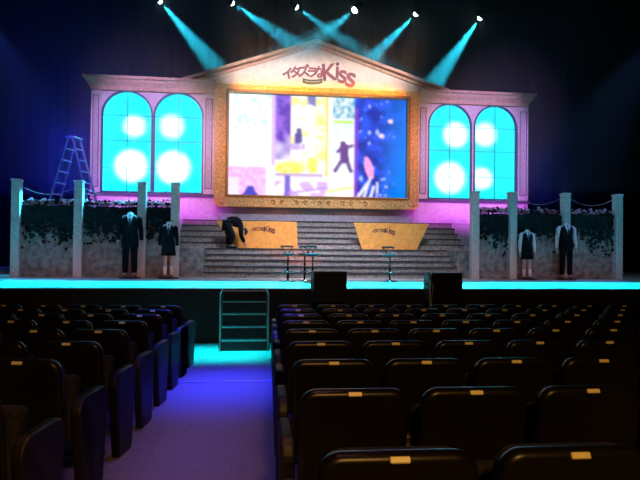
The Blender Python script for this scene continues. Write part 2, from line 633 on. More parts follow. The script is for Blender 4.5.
bm = NB(); ringprism(bm, rrect(FX0, FX1, FZ0, FZ1, 0.16), rrect(SX0 - 0.02, SX1 + 0.02, SZ0 - 0.02, SZ1 + 0.02, 0.03), YF, FAC + 0.02)
fr = wfac('gilt_picture_frame', bm, M['gold'])
bm = NB(); ringprism(bm, rrect(FX0 + 0.015, FX1 - 0.015, FZ0 + 0.015, FZ1 - 0.015, 0.15), rrect(FX0 + 0.07, FX1 - 0.07, FZ0 + 0.07, FZ1 - 0.07, 0.11), YF - 0.04, YF + 0.01)
wfac('outer_moulding', bm, M['gold'], fr)
bm = NB(); ringprism(bm, rrect(SX0 - 0.09, SX1 + 0.09, SZ0 - 0.09, SZ1 + 0.09, 0.05), rrect(SX0 - 0.035, SX1 + 0.035, SZ0 - 0.035, SZ1 + 0.035, 0.03), YF - 0.035, YF + 0.01)
wfac('inner_moulding', bm, M['gold_dark'], fr)


def scroll(bm, x, z, s, flip=1, up=False):
    pts = []
    for k in range(15):
        a = k / 14 * 1.55 * PI
        rr = s * (0.28 + 0.045 * k)
        u, v = -s * 0.2 + rr * math.cos(a), rr * math.sin(a) * 0.75
        u *= flip
        pts.append((x + v, YF - 0.012, z + u) if up else (x + u, YF - 0.012, z + v))
    tube(bm, pts, [0.012 + 0.010 * math.sin(PI * k / 14) for k in range(15)], 5)


bm = NB()
for k in range(9):
    scroll(bm, 0.75 + 0.36 * k, FZ0 + 0.185, 0.10, 1 if k % 2 else -1)
wfac('dark_scrollwork', bm, M['gold_dark'], fr)
bm = NB()
for k in range(9):
    z = 3.55 + 0.35 * k
    scroll(bm, FX0 + 0.20, z, 0.09, 1 if k % 2 else -1, True)
    scroll(bm, FX1 - 0.20, z, 0.09, 1 if k % 2 else -1, True)
for k in range(14):
    scroll(bm, -0.35 + 0.39 * k, FZ1 - 0.10, 0.05, 1 if k % 2 else -1)
for x in (FX0 + 0.22, FX1 - 0.22):
    for q in range(8):
        a = q * PI / 4
        tube(bm, [(x, YF - 0.01, FZ0 + 0.2), (x + 0.11 * math.cos(a), YF - 0.03, FZ0 + 0.2 + 0.11 * math.sin(a))], [0.02, 0.035], 6)
wfac('gilt_scrollwork', bm, M['gold'], fr)
# recessed plinth between the frame and the stairs
bm = NB(); box(bm, FX0 + 0.1, FX1 - 0.1, FAC - 0.10, FAC + 0.02, PLAT, FZ0, 0.01)
wfac('frame_plinth', bm, M['panel'])


# lettering -------------------------------------------------------------
def glyph(ch, size, mtx, off, ext):
    cu = bpy.data.curves.new('lettering', 'FONT')
    cu.body = ch
    cu.size = size
    cu.align_x, cu.align_y = 'CENTER', 'CENTER'
    cu.offset = off
    cu.extrude = ext
    cu.resolution_u = 4
    o = bpy.data.objects.new('lettering', cu)
    C.objects.link(o)
    bpy.context.view_layer.update()
    dg = bpy.context.evaluated_depsgraph_get()
    me = bpy.data.meshes.new_from_object(o.evaluated_get(dg))
    me.transform(mtx)
    bpy.data.objects.remove(o)
    bpy.data.curves.remove(cu)
    return me


FRONTAL = Matrix.Rotation(R(90), 4, 'X')
LOGO = (('イ', -0.95, 0.00, 0.36, 10), ('タ', -0.72, 0.05, 0.36, 4), ('ズ', -0.47, 0.09, 0.38, 8), ('ラ', -0.22, 0.07, 0.34, 0),
        ('な', 0.00, 0.08, 0.38, -3), ('K', 0.28, 0.09, 0.70, 6), ('i', 0.535, 0.17, 0.72, -2), ('s', 0.70, 0.06, 0.80, -4), ('s', 0.955, -0.02, 0.90, -8))


def logo(cx, y, cz, s, m_of, parent, root, off, ext, name, pick=None):
    bm = NB()
    for i, (ch, x, z, size, rot) in enumerate(LOGO):
        if pick is not None and i not in pick:
            continue
        mt = (Matrix.Translation((cx + x * s, y, cz + z * s)) @ Matrix.Rotation(R(-rot), 4, 'Y') @ FRONTAL)
        me = glyph(ch, size * s, mt, off * s, ext)
        bm.from_mesh(me)
        bpy.data.meshes.remove(me)
    return wobj(name, bm, m_of, parent, root)


LX, LZ = 2.22, 7.19
lg = logo(LX, FAC - 0.075, LZ, 1.05, M['logo_edge'], fac, fac, 0.014, 0.012, 'logo_sign')
lg['label'] = 'magenta logo lettering with a dark ribbon on the pediment'
logo(LX, FAC - 0.095, LZ, 1.05, M['logo_pink'], lg, fac, 0.004, 0.012, 'katakana_letters', range(0, 5))
logo(LX, FAC - 0.095, LZ, 1.05, M['logo'], lg, fac, 0.006, 0.012, 'roman_letters', range(5, 9))
bm = NB()
n = 10
A = []
for k in range(n + 1):
    x = LX - 0.53 + 0.62 * k / n
    z = LZ - 0.215 + 0.05 * ((k / n - 0.45) * 2) ** 2
    A.append((x, z))
prism(bm, [(x, z - 0.07) for x, z in A] + [(x, z + 0.07) for x, z in A[::-1]], FAC - 0.10, FAC - 0.06)
wfac('ribbon', bm, M['ribbon'], lg)
bm = NB()
prism(bm, [(x, z - 0.014) for x, z in A[1:-1]] + [(x, z + 0.014) for x, z in A[1:-1][::-1]], FAC - 0.106, FAC - 0.098)
wfac('ribbon_band', bm, M['ribbon_pale'], lg)

# ------------------------------------------------------------------ video screen
def clampc(c):
    return tuple(max(0.0, min(1.0, v)) for v in c)


def mix(a, c, t):
    return tuple(a[i] * (1 - t) + c[i] * t for i in range(3))


def inseg(u, v, p, q, w):
    """distance of (u,v) to a segment below w"""
    px, py = q[0] - p[0], q[1] - p[1]
    L = px * px + py * py
    t = max(0, min(1, ((u - p[0]) * px + (v - p[1]) * py) / L))
    return math.hypot(u - p[0] - t * px, v - p[1] - t * py) < w


def picture(u, v):
    """colour of the film still; u 0..547, v 0..315, v down"""
    n1 = mnoise.noise(Vector((u * 0.03, v * 0.03, 0)))
    n2 = mnoise.noise(Vector((u * 0.08, v * 0.08, 4)))
    n3 = mnoise.noise(Vector((u * 0.02, v * 0.05, 9)))
    white = (1, 1, 1)
    if u < 140:
        c = white
        if v < 110 and u > 15:
            c = mix(c, (0.35, 0.75, 1.0), max(0, n1 * 0.9 + n2 * 0.9))
        if v > 228 and u < 112:
            c = mix((1.0, 0.45, 1.0), (1, 0.75, 1), max(0, n2 + 0.3))
        if v > 288 and 38 < u < 90 and v > 318 - 42 * math.exp(-((u - 66) / 16) ** 2):
            c = (0.08, 0.08, 0.55)
        if v > 260 and u < 30:
            c = (0.9, 0.8, 1)
        if u > 128:
            c = (0.80, 0.55, 0.95) if v < 220 else c
        return c
    if u < 186 and v < 205:
        c = mix((0.14, 0.06, 0.55), (0.36, 0.16, 0.80), max(0, min(1, 0.4 + n2 + n1 + (0.4 if u < 150 else 0))))
        return mix(c, (0.85, 0.75, 1.0), max(0, min(1, (v - 130) / 75 + n1 * 0.6)))
    if u < 385:
        c = (1.0, 1.0, 0.86)
        if 186 <= u < 240:
            c = mix(white, (1.0, 0.90, 0.35), max(0, min(1, n1 * 1.8 + n2)))
        if 262 < u < 300:
            c = mix((1.0, 0.88, 0.30), (1, 1, 0.95), max(0, min(1, 0.45 + 1.6 * n1 + 1.2 * n2 + (0.2 if int(u / 7) % 2 else -0.2))))
        if 296 < u < 302:
            c = (0.95, 0.72, 0.1)
        if u > 306:
            c = mix(white, (0.75, 0.85, 1.0), max(0, n1 + 0.2))
            if v < 66 and 316 < u < 384:
                c = mix((0.10, 0.45, 0.65), (0.9, 1, 1), max(0, min(1, 0.5 + n2 * 1.4)))
            if 74 < v < 82 and 318 < u < 380:
                c = (0.55, 0.95, 0.10)
            if 84 < v < 130:
                c = mix(c, (0.7, 0.95, 1.0), 0.4)
        if v < 30 + 20 * n2 and 238 + 10 * n2 < u < 262:
            c = (0.25, 0.25, 0.60)
        # waiter at the counter
        if math.hypot(u - 212, v - 110) < 9 or (198 < u < 222 and 116 < v < 156 - (u - 198) * 0.4):
            c = (0.12, 0.10, 0.42)
        if 188 < u < 230 and 150 < v < 170:
            c = mix((0.65, 0.45, 0.85), white, max(0, n2))
        # floor
        if v > 255:
            c = mix((1, 0.85, 1), white, max(0, min(1, 0.5 + n2)))
            if u < 300 and v > 268 and n1 > 0.12:
                c = (0.75, 0.5, 0.95)
        # yellow table setting
        if 140 < u < 282 and 192 < v < 248:
            if math.hypot((u - 185) / 48, (v - 228) / 20) < 1 or math.hypot((u - 252) / 16, (v - 218) / 26) < 1:
                c = mix((1.0, 0.85, 0.0), (1.0, 0.97, 0.45), max(0, min(1, 0.5 + n2)))
        if 132 < u < 288 and 244 < v < 253:
            c = (0.62, 0.42, 0.75)
        if 168 < u < 188 and v > 252:
            c = (0.22, 0.15, 0.70)
        if inseg(u, v, (300, 300), (384, 284), 4):
            c = (1.0, 0.9, 0.25)
        if inseg(u, v, (180, 308), (300, 288), 3):
            c = (0.55, 0.3, 0.8)
        # dancer
        body = (0.16, 0.06, 0.30)
        if (math.hypot(u - 349, v - 146) < 9 or inseg(u, v, (352, 158), (354, 196), 14) or inseg(u, v, (356, 160), (378, 152), 5)
                or inseg(u, v, (344, 160), (332, 172), 5) or inseg(u, v, (348, 196), (324, 234), 6) or inseg(u, v, (360, 196), (374, 234), 6)):
            c = body
        return c
    # blue leaves on the right
    c = mix((0.01, 0.03, 0.42), (0.02, 0.10, 0.90), max(0, min(1, 0.5 + 1.3 * n1 + 0.6 * n2)))
    c = mix(c, (0.0, 0.25, 1.0), max(0, min(0.85, (u - 455) / 90 * (0.5 + v / 500))))
    if n2 + 0.5 * n1 > 0.56 and u < 510:
        c = mix(c, (0.6, 0.75, 1.0), 0.8)
    if math.hypot((u - 470) / 9, (v - 118) / 7) < 1 or math.hypot((u - 498) / 8, (v - 70) / 6) < 1:
        c = (1.0, 0.75, 0.85)
    if math.hypot((u - 430 - (v - 220) * 0.25) / 13, (v - 222) / 36) < 1:
        c = (1.0, 0.40, 0.80)
    for q in range(4):
        if inseg(u, v, (396 + 20 * q, 316), (424 + 11 * q, 262 + (14, -8, 20, 6)[q]), (5, 3.5, 4, 2.5)[q]):
            c = (0.85, 0.85, 1.0)
    if u < 396 and v > 30:
        c = mix(c, (0.30, 0.05, 0.75), 0.7)
    return c


scr = thing('video_screen', 'large video screen showing a bright film still, inside the gilt frame', 'screen', (CX, FAC - 0.1, SZ0))
NU, NV = 186, 106
bm = NB()
YS = FAC - 0.12
grid = [[bm.verts.new((SX0 + (SX1 - SX0) * i / NU, YS, SZ1 - (SZ1 - SZ0) * j / NV)) for i in range(NU + 1)] for j in range(NV + 1)]
for j in range(NV):
    for i in range(NU):
        bm.faces.new((grid[j][i], grid[j + 1][i], grid[j + 1][i + 1], grid[j][i + 1]))
bmesh.ops.translate(bm, verts=bm.verts, vec=-scr.location)
me = bpy.data.meshes.new('picture')
bm.to_mesh(me)
bm.free()
ca = me.color_attributes.new('picture', 'FLOAT_COLOR', 'POINT')
pix = [[clampc(picture((i + 0.01) / NU * 547, (j + 0.01) / NV * 315)) for i in range(NU + 1)] for j in range(NV + 1)]
for _ in range(1):
    pix = [[tuple(sum(pix[jj][ii][ch] for jj in (max(j - 1, 0), j, min(j + 1, NV)) for ii in (max(i - 1, 0), i, min(i + 1, NU))) / 9 for ch in range(3))
            for i in range(NU + 1)] for j in range(NV + 1)]
for k in range(len(me.vertices)):
    ca.data[k].color = (*pix[k // (NU + 1)][k % (NU + 1)], 1)
me.materials.append(M['video'])
po = bpy.data.objects.new('picture', me)
C.objects.link(po)
po.parent = scr
bm = NB(); box(bm, SX0, SX1, YS + 0.004, YS + 0.10, SZ0, SZ1)
wobj('screen_cabinet', bm, M['black'], scr, scr)

# ------------------------------------------------------------------ stairs
st = thing('wide_staircase', 'wide shallow stage staircase of grey steps below the gilt frame', 'stairs', (CX, 16.5, STAGE))
SL0, SL1 = -1.08, 5.62       # lower flight
SU0, SU1 = -1.90, 6.45       # upper flight
bm, nb = NB(), NB()
for k in range(5):
    z = STAGE + 0.15 * (k + 1)
    y = 15.25 + 0.28 * k
    box(bm, SL0, SL1, y, 16.9, z - 0.15, z - 0.015)
    box(nb, SL0, SL1, y - 0.02, 16.9, z - 0.035, z)
wobj('lower_flight', bm, M['step'], st, st)
wobj('lower_treads', nb, M['nosing'], st, st)
bm, nb = NB(), NB()
for k in range(5):
    z = 1.75 + 0.17 * (k + 1)
    y = 17.25 + 0.27 * k
    box(bm, SU0, SU1, y, FAC - 0.1, z - 0.17, z - 0.015)
    box(nb, SU0, SU1, y - 0.02, FAC - 0.1, z - 0.035, z)
wobj('upper_flight', bm, M['step'], st, st)
wobj('upper_treads', nb, M['nosing'], st, st)
bm = NB(); box(bm, SU0, SU1, 16.9, 17.30, STAGE, 1.75)
wobj('landing', bm, M['step'], st, st)
for x0, x1 in ((SU0 + 0.02, SL0 - 0.002), (SL1 + 0.002, SU1 - 0.02)):
    bm = NB()
    v = []
    box(bm, x0, x1, 15.58, 16.9, STAGE, 1.74)
    wobj('cheek_wall', bm, M['wall_grey'], st, st)

# two orange boards standing on the landing
def board(outl, label, tx):
    t = thing('logo_board', label, 'board', (sum(p[0] for p in outl) / 4, 17.1, 1.75), group='orange boards on the stairs')
    bm = NB(); prism(bm, outl, 17.07, 17.11, 0.006, 1)
    wobj('board_panel', bm, M['board'], t, t)
    for x in (outl[0][0] + 0.3, outl[1][0] - 0.3):
        bm = NB(); tube(bm, [(x, 17.12, 2.4), (x, 17.22, 1.752)], 0.012, 6)
        wobj('prop_stay', bm, M['truss'], t, t)
    logo(tx, 17.062, 2.27, 0.31, M['ink'], t, t, 0.012, 0.004, 'lettering')


board([(-0.36, 1.752), (1.46, 1.752), (1.42, 2.52), (-0.85, 2.52)], 'orange logo board left of centre behind the bending person', 0.47)
board([(3.32, 1.752), (4.95, 1.752), (5.32, 2.52), (3.08, 2.52)], 'orange trapezoid logo board right of centre on the stairs', 3.96)

# ------------------------------------------------------------------ garden walls, posts, chains, flowers
WY = 15.35
POSTS = {'left': (-5.50, -4.06, -2.56, -1.76), 'right': (5.98, 7.02, 8.52, 10.03)}
WTOP = 2.66
names = {'left': ('outermost', 'second', 'third', 'innermost'), 'right': ('innermost', 'second', 'third', 'outermost')}
for side, xs in POSTS.items():
    t = thing('garden_wall', f'grey stucco garden wall {side} of the wide staircase, ivy hanging over it', 'wall', ((xs[0] + xs[-1]) / 2, WY, STAGE))
    bm = NB(); box(bm, xs[0], xs[-1], WY, WY + 0.16, STAGE, WTOP)
    wobj('wall_panel', bm, M['wall_grey'], t, t)
    bm = NB(); box(bm, xs[0], xs[-1], WY - 0.03, WY + 0.19, WTOP, WTOP + 0.06, 0.01)
    wobj('coping', bm, M['post'], t, t)
    # ivy on the wall's face
    rnd = random.Random(11 if side == 'left' else 12)
    bm = NB()
    x0, x1 = xs[0] + 0.12, xs[-1] - 0.12
    for k in range(2600):
        x = rnd.uniform(x0, x1)
        reach = 0.55 + 0.45 * mnoise.noise(Vector((x * 1.3, 0, 3))) + 0.2 * mnoise.noise(Vector((x * 5, 0, 7)))
        z = WTOP + 0.06 - abs(rnd.gauss(0, 0.55)) * max(0.15, reach)
        if z < 1.35:
            continue
        s = rnd.uniform(0.03, 0.06)
        mt = (Matrix.Translation((x, WY - rnd.uniform(0.06, 0.12), z)) @ Matrix.Rotation(rnd.uniform(0, 6.28), 4, 'Y')
              @ Matrix.Rotation(rnd.uniform(-0.7, 0.7), 4, 'X'))
        q = [bm.verts.new(mt @ Vector(p)) for p in ((-s, 0, 0), (0, -s * 0.3, -s * 0.8), (s, 0, 0), (0.2 * s, -s * 0.2, s), (-0.4 * s, 0, 0.9 * s))]
        bm.faces.new(q)
    o = obj('ivy', bm, M['leaf'], loc=((x0 + x1) / 2, WY, WTOP))
    tag(o, f'dark ivy leaves trailing down the garden wall {side} of the staircase', 'ivy', kind='stuff')
    # flower band along the coping
    bm = NB()
    fl = NB()
    for k in range(900):
        x = rnd.uniform(x0, x1)
        y, z = WY + 0.08 + rnd.gauss(0, 0.07), WTOP + 0.125 + abs(rnd.gauss(0, 0.045))
        s = rnd.uniform(0.03, 0.055)
        mt = Matrix.Translation((x, y, z)) @ Matrix.Rotation(rnd.uniform(0, 6.28), 4, 'Z') @ Matrix.Rotation(rnd.uniform(-1.2, 1.2), 4, 'X')
        bm.faces.new([bm.verts.new(mt @ Vector(p)) for p in ((-s, 0, 0), (0, -s, 0.01), (s, 0, 0), (0, s, 0.01))])
    for k in range(210):
        x = rnd.uniform(x0, x1)
        y, z = WY + 0.06 + rnd.gauss(0, 0.07), WTOP + 0.13 + abs(rnd.gauss(0, 0.05))
        r = rnd.uniform(0.022, 0.045)
        for q in range(5):
            a = q * 2 * PI / 5
            c = Vector((x + r * 0.7 * math.cos(a), y - 0.01, z + r * 0.7 * math.sin(a)))
            d = [Vector((r * 0.6 * math.cos(w), -0.3 * r * math.cos(2 * w), r * 0.6 * math.sin(w))) for w in (0, PI / 2, PI, 1.5 * PI)]
            fl.faces.new([fl.verts.new(c + e) for e in d])
    g = thing('flower_garland', f'garland of small pink flowers along the top of the {side} garden wall', 'flowers', ((x0 + x1) / 2, WY + 0.08, WTOP + 0.06))
    g['kind'] = 'stuff'
    wobj('foliage', bm, M['leaf'], g, g)
    wobj('blooms', fl, M['bloom'], g, g)
    # posts
    for i, x in enumerate(xs):
        pl = thing('garden_post', f'tall pale square post, {names[side][i]} of four at the {side} garden wall', 'post', (x, WY - 0.12, STAGE), group='pale posts at the garden walls')
        top = 3.36 if side == 'left' else 3.32
        bm = NB(); box(bm, -0.10, 0.10, -0.10, 0.10, 0, top - STAGE - 0.06, 0.012)
        obj('shaft', bm, M['post'], pl)
        bm = NB(); box(bm, -0.115, 0.115, -0.115, 0.115, top - STAGE - 0.06, top - STAGE, 0.015)
        obj('cap', bm, M['post'], pl)
    # chains between the posts
    for i in range(3):
        xa, xb = xs[i] + 0.10, xs[i + 1] - 0.10
        pts = []
        for k in range(17):
            u = k / 16
            pts.append((xa + (xb - xa) * u, WY - 0.12, 3.20 - 0.20 * (1 - (2 * u - 1) ** 2) * (xb - xa) / 1.3))
        bm = NB(); tube(bm, pts, 0.006, 6)
        c = obj('chain', bm, M['chain'], loc=((xa + xb) / 2, WY - 0.12, 3.2))
        pos = ('between the outer two posts', 'between the middle two posts', 'between the inner two posts')
        tag(c, f'thin chain sagging {pos[i] if side == "left" else pos[2 - i]} of the {side} garden wall', 'chain', 'chains between the posts')

# ------------------------------------------------------------------ step ladder behind the left wall
LZ_ = 3.80
ld = thing('step_ladder', 'tall aluminium step ladder standing open behind the left garden wall', 'ladder', (-4.85, 17.6, STAGE), R(-14))


def rail(dx, dy):
    bm = NB()
    a, c = Vector((dx * 1.12, dy * 0.34, 0.0)), Vector((dx * 0.06, dy * 0.20, LZ_))
    tube(bm, [a, c], 0.032, 6)
    return bm


for dx in (-1, 1):
    for dy in (-1, 1):
        r_ = obj('rail', rail(dx, dy), M['alu'], ld)
        bm = NB(); box(bm, dx * 1.12 - 0.045, dx * 1.12 + 0.045, dy * 0.34 - 0.04, dy * 0.34 + 0.04, 0, 0.05, 0.01)
        obj('rubber_foot', bm, M['black'], r_)
    for k in range(11):
        u = (k + 1) / 12
        x = dx * (1.12 + (0.06 - 1.12) * u)
        w = 0.34 + (0.20 - 0.34) * u
        bm = NB()
        if dx < 0:
            box(bm, x - 0.055, x + 0.055, -w, w, LZ_ * u - 0.015, LZ_ * u + 0.015, 0.005)
        else:
            tube(bm, [(x, -w, LZ_ * u), (x, w, LZ_ * u)], 0.016, 6)
        obj('rung', bm, M['alu'], ld)
bm = NB(); box(bm, -0.14, 0.14, -0.23, 0.23, LZ_ - 0.02, LZ_ + 0.03, 0.01)
obj('top_plate', bm, M['alu'], ld)
for dy in (-1, 1):
    u = 0.45
    x = 1.12 + (0.06 - 1.12) * u
    w = 0.34 + (0.20 - 0.34) * u
    bm = NB(); tube(bm, [(-x, dy * w, LZ_ * u), (x, dy * w, LZ_ * u)], 0.010, 6)
    obj('spreader', bm, M['alu'], ld)


# ------------------------------------------------------------------ figures
def hand_fingers(J, B, pre, wrist, palm, dirv, side):
    """adds five bent finger chains rooted inside the palm to a skeleton"""
    d = Vector(dirv).normalized()
    s = Vector(side).normalized()
    w = d.cross(s).normalized()
    J[pre + 'palm'] = (*palm, (0.026, 0.040))
    B.append((wrist, pre + 'palm'))
    p = Vector(palm)
    for i, (o, L) in enumerate(((-0.030, 0.070), (-0.010, 0.080), (0.010, 0.076), (0.029, 0.060))):
        a = p + d * 0.030 + s * o
        m1 = a + d * L * 0.55 + w * 0.006
        e = m1 + d * L * 0.42 + w * 0.016
        for k, q in enumerate((a, m1, e)):
            J[f'{pre}f{i}{k}'] = (*q, 0.0095 - 0.001 * k)
        B += [(pre + 'palm', f'{pre}f{i}0'), (f'{pre}f{i}0', f'{pre}f{i}1'), (f'{pre}f{i}1', f'{pre}f{i}2')]
    a = p - s * 0.034 + d * 0.0
    m1 = a - s * 0.022 + d * 0.026 + w * 0.008
    e = m1 - s * 0.004 + d * 0.028 + w * 0.012
    for k, q in enumerate((a, m1, e)):
        J[f'{pre}t{k}'] = (*q, 0.011 - 0.001 * k)
    B += [(pre + 'palm', pre + 't0'), (pre + 't0', pre + 't1'), (pre + 't1', pre + 't2')]


def mannequin(name, label, loc, rz, H, female, jacket, legs_dark):
    """headless dressed shop figure, facing -Y; H = height of the neck stump"""
    t = thing(name, label, 'mannequin', loc, rz, group='headless dressed mannequins')
    k = H / 1.56
    wf = 0.88 if female else 1.0
    J, B = {}, []

    def j(n_, x, y, z, r):
        J[n_] = (x * k * wf, y * k, z * k + 0.03, tuple(v * k for v in r) if isinstance(r, tuple) else r * k)
    j('pelvis', 0, 0, 0.92, (0.15, 0.11)); j('waist', 0, 0, 1.10, (0.125, 0.095)); j('chest', 0, 0, 1.30, (0.155, 0.11))
    j('upchest', 0, 0.01, 1.42, (0.12, 0.085)); j('neck', 0, 0.015, 1.50, 0.055); j('stump', 0, 0.01, 1.56, 0.050)
    B += [('pelvis', 'waist'), ('waist', 'chest'), ('chest', 'upchest'), ('upchest', 'neck'), ('neck', 'stump')]
    for s, p in ((-1, 'l'), (1, 'r')):
        j(p + 'sh', s * 0.19, 0.01, 1.40, 0.058); j(p + 'el', s * 0.245, 0.02, 1.12, 0.042); j(p + 'wr', s * 0.265, -0.02, 0.87, 0.028)
        B += [('upchest', p + 'sh'), (p + 'sh', p + 'el'), (p + 'el', p + 'wr')]
        w = Vector(J[p + 'wr'][:3])
        hand_fingers(J, B, p, p + 'wr', w + Vector((s * 0.006, -0.006, -0.06)), (s * 0.03, -0.08, -1), (0, 1, 0))
        j(p + 'hip', s * 0.09, 0, 0.86, 0.085); j(p + 'kn', s * 0.10, -0.01, 0.48, 0.056); j(p + 'ca', s * 0.10, 0.012, 0.34, 0.052)
        j(p + 'an', s * 0.105, 0.02, 0.08, 0.035); j(p + 'to', s * 0.12, -0.12, 0.03, 0.032)
        B += [('pelvis', p + 'hip'), (p + 'hip', p + 'kn'), (p + 'kn', p + 'ca'), (p + 'ca', p + 'an'), (p + 'an', p + 'to')]
    skin('body', J, B, M['mannequin'], t)
    x_ = lambda v: v * k * wf
    z_ = lambda v: v * k + 0.03
    # torso garment
    bm = NB()
    hem = 0.70 if jacket else 0.88
    flare = 0.20 if not female else 0.215
    loft(bm, [(0, 0, z_(hem), x_(flare), 0.145 * k), (0, 0, z_(0.92), x_(0.195), 0.14 * k), (0, 0, z_(1.10), x_(0.165), 0.125 * k),
              (0, 0, z_(1.30), x_(0.195), 0.138 * k), (0, 0.005, z_(1.40), x_(0.19), 0.12 * k), (0, 0.01, z_(1.455), x_(0.12), 0.09 * k),
              (0, 0.01, z_(1.48), x_(0.068), 0.066 * k)], 20)
    obj('jacket' if jacket else 'waistcoat', bm, M['suit'], t, True)
    for s, p in ((-1, 'l'), (1, 'r')):
        sh, el, wr = (Vector(J[p + n_][:3]) for n_ in ('sh', 'el', 'wr'))
        bm = NB()
        tube(bm, [sh + Vector((-s * 0.03, 0, 0.01)), sh + Vector((s * 0.015, 0, -0.03)), (sh + el) / 2, el, (el + wr) / 2, wr + Vector((0, 0, 0.0))],
             [0.055 * k, 0.072 * k, 0.064 * k, 0.058 * k, 0.050 * k, 0.043 * k], 12)
        obj('sleeve', bm, M['suit'] if jacket else M['shirt'], t, True)
        bm = NB()
        tube(bm, [wr + Vector((0, 0, 0.01)), wr + Vector((0, 0, -0.022))], [0.040 * k, 0.038 * k], 12)
        obj('cuff', bm, M['shirt'], t, True)
    # shirt front, collar, tie
    bm = NB()
    v = [(-0.075, 1.475), (0.075, 1.475), (0.058, 1.40), (0.0, 1.20), (-0.058, 1.40)]
    pr = []
    for u, w in v:
        yy = -0.140 * k if w < 1.42 else -0.085 * k
        pr.append((x_(u), yy, z_(w)))
    c0 = [bm.verts.new(p) for p in pr]
    c1 = [bm.verts.new((p[0], p[1] + 0.03, p[2])) for p in pr]
    bm.faces.new(c0); bm.faces.new(c1[::-1])
    for i in range(5):
        bm.faces.new((c0[i], c1[i], c1[(i + 1) % 5], c0[(i + 1) % 5]))
    obj('shirt_front', bm, M['shirt'], t)
    bm = NB()
    lathe(bm, [(0.085 * k, z_(1.44)), (0.078 * k, z_(1.475)), (0.066 * k, z_(1.525)), (0.062 * k, z_(1.525))], (0, 0.008, 0), 16)
    obj('collar', bm, M['shirt'], t, True)
    bm = NB()
    tube(bm, [(0, -0.098 * k, z_(1.475)), (0, -0.125 * k, z_(1.42)), (0, -0.152 * k, z_(1.30)), (0, -0.150 * k, z_(1.19))],
         [0.016 * k, 0.013 * k, 0.026 * k, 0.008 * k], 8, flat=0.4)
    obj('tie', bm, M['tie'], t)
    if female:
        bm = NB()
        loft(bm, [(0, 0, z_(0.60), x_(0.235), 0.17 * k), (0, 0, z_(0.80), x_(0.205), 0.15 * k), (0, 0, z_(0.98), x_(0.17), 0.128 * k)], 24)
        obj('skirt', bm, M['suit'], t, True)
        for s in (-1, 1):
            bm = NB()
            tube(bm, [(x_(s * 0.10), 0.012 * k, z_(0.30)), (x_(s * 0.105), 0.022 * k, z_(0.10)), (x_(s * 0.107), 0.0, z_(0.05))], [0.058 * k, 0.042 * k, 0.046 * k], 12)
            obj('sock', bm, M['shirt'], t, True)
    else:
        Jt, Bt = {}, []
        for n_ in ('pelvis', 'lhip', 'rhip', 'lkn', 'rkn', 'lan', 'ran'):
            x, y, z, r = J[n_]
            rr = {'pelvis': (0.165 * k, 0.125 * k), 'hip': 0.105 * k, 'kn': 0.082 * k, 'an': 0.075 * k}[n_ if n_ == 'pelvis' else n_[1:]]
            Jt[n_] = (x, y, z + (0.0 if n_[1:] != 'an' else 0.0), rr)
        Bt = [('pelvis', 'lhip'), ('pelvis', 'rhip'), ('lhip', 'lkn'), ('rhip', 'rkn'), ('lkn', 'lan'), ('rkn', 'ran')]
        skin('trousers', Jt, Bt, M['suit'], t)
    for s in (-1, 1):
        bm = NB()
        tube(bm, [(x_(s * 0.105), 0.055 * k, 0.062), (x_(s * 0.108), 0.0, 0.066), (x_(s * 0.115), -0.09 * k, 0.058), (x_(s * 0.12), -0.165 * k, 0.05)],
             [0.036 * k, 0.042 * k, 0.043 * k, 0.026 * k], 10, flat=0.75)
        obj('shoe', bm, M['shoe'], t, True)
    bm = NB(); lathe(bm, [(0.24, 0.0), (0.25, 0.006), (0.25, 0.018), (0.235, 0.026)], (0, -0.03, 0), 24)
    obj('base_plate', bm, M['iron'], t)
    return t


MY = 14.9
mannequin('mannequin', 'headless mannequin in dark suit with jacket and trousers, left garden wall', (-2.78, MY, STAGE), R(6), 1.58, False, True, True)
mannequin('mannequin', 'headless mannequin in dark blazer and short skirt, nearest the stairs on the left', (-1.87, MY, STAGE), R(4), 1.36, True, True, False)
mannequin('mannequin', 'headless mannequin in sleeveless dark waistcoat and skirt, right garden wall', (7.33, MY + 0.1, STAGE), R(-8), 1.30, True, False, False)
mannequin('mannequin', 'headless mannequin in white shirt sleeves, dark waistcoat and trousers, right garden wall', (8.42, MY + 0.1, STAGE), R(-8), 1.50, False, False, True)

# the person bending down on the landing, facing right
pr = thing('person', 'person in black clothes bending down on the stair landing beside the orange board', 'person', (-0.44, 16.62, 1.75))
pr.scale = (0.86, 0.9, 0.90)
J = {'pelvis': (-0.14, 0.0, 0.76, (0.12, 0.15)), 'spine': (0.05, 0.0, 0.83, (0.12, 0.15)), 'chest': (0.24, 0.0, 0.80, (0.125, 0.165)),
     'upchest': (0.34, 0.0, 0.73, (0.10, 0.12)), 'neck': (0.40, 0.0, 0.64, 0.055), 'skullbase': (0.425, 0.0, 0.58, 0.075), 'skull': (0.445, 0.0, 0.49, 0.092),
     'chin': (0.40, 0.0, 0.44, 0.05)}
B = [('pelvis', 'spine'), ('spine', 'chest'), ('chest', 'upchest'), ('upchest', 'neck'), ('neck', 'skullbase'), ('skullbase', 'skull'), ('skullbase', 'chin')]
legs = {'l': ((-0.13, 0.10, 0.72), (-0.06, 0.12, 0.41), (-0.07, 0.12, 0.08), (0.10, 0.14, 0.045)),
        'r': ((-0.11, -0.10, 0.70), (0.10, -0.13, 0.40), (0.02, -0.12, 0.08), (0.20, -0.15, 0.045))}
arms = {'l': ((0.33, 0.17, 0.70), (0.33, 0.20, 0.42), (0.42, 0.16, 0.19)), 'r': ((0.33, -0.17, 0.70), (0.35, -0.20, 0.41), (0.46, -0.15, 0.17))}
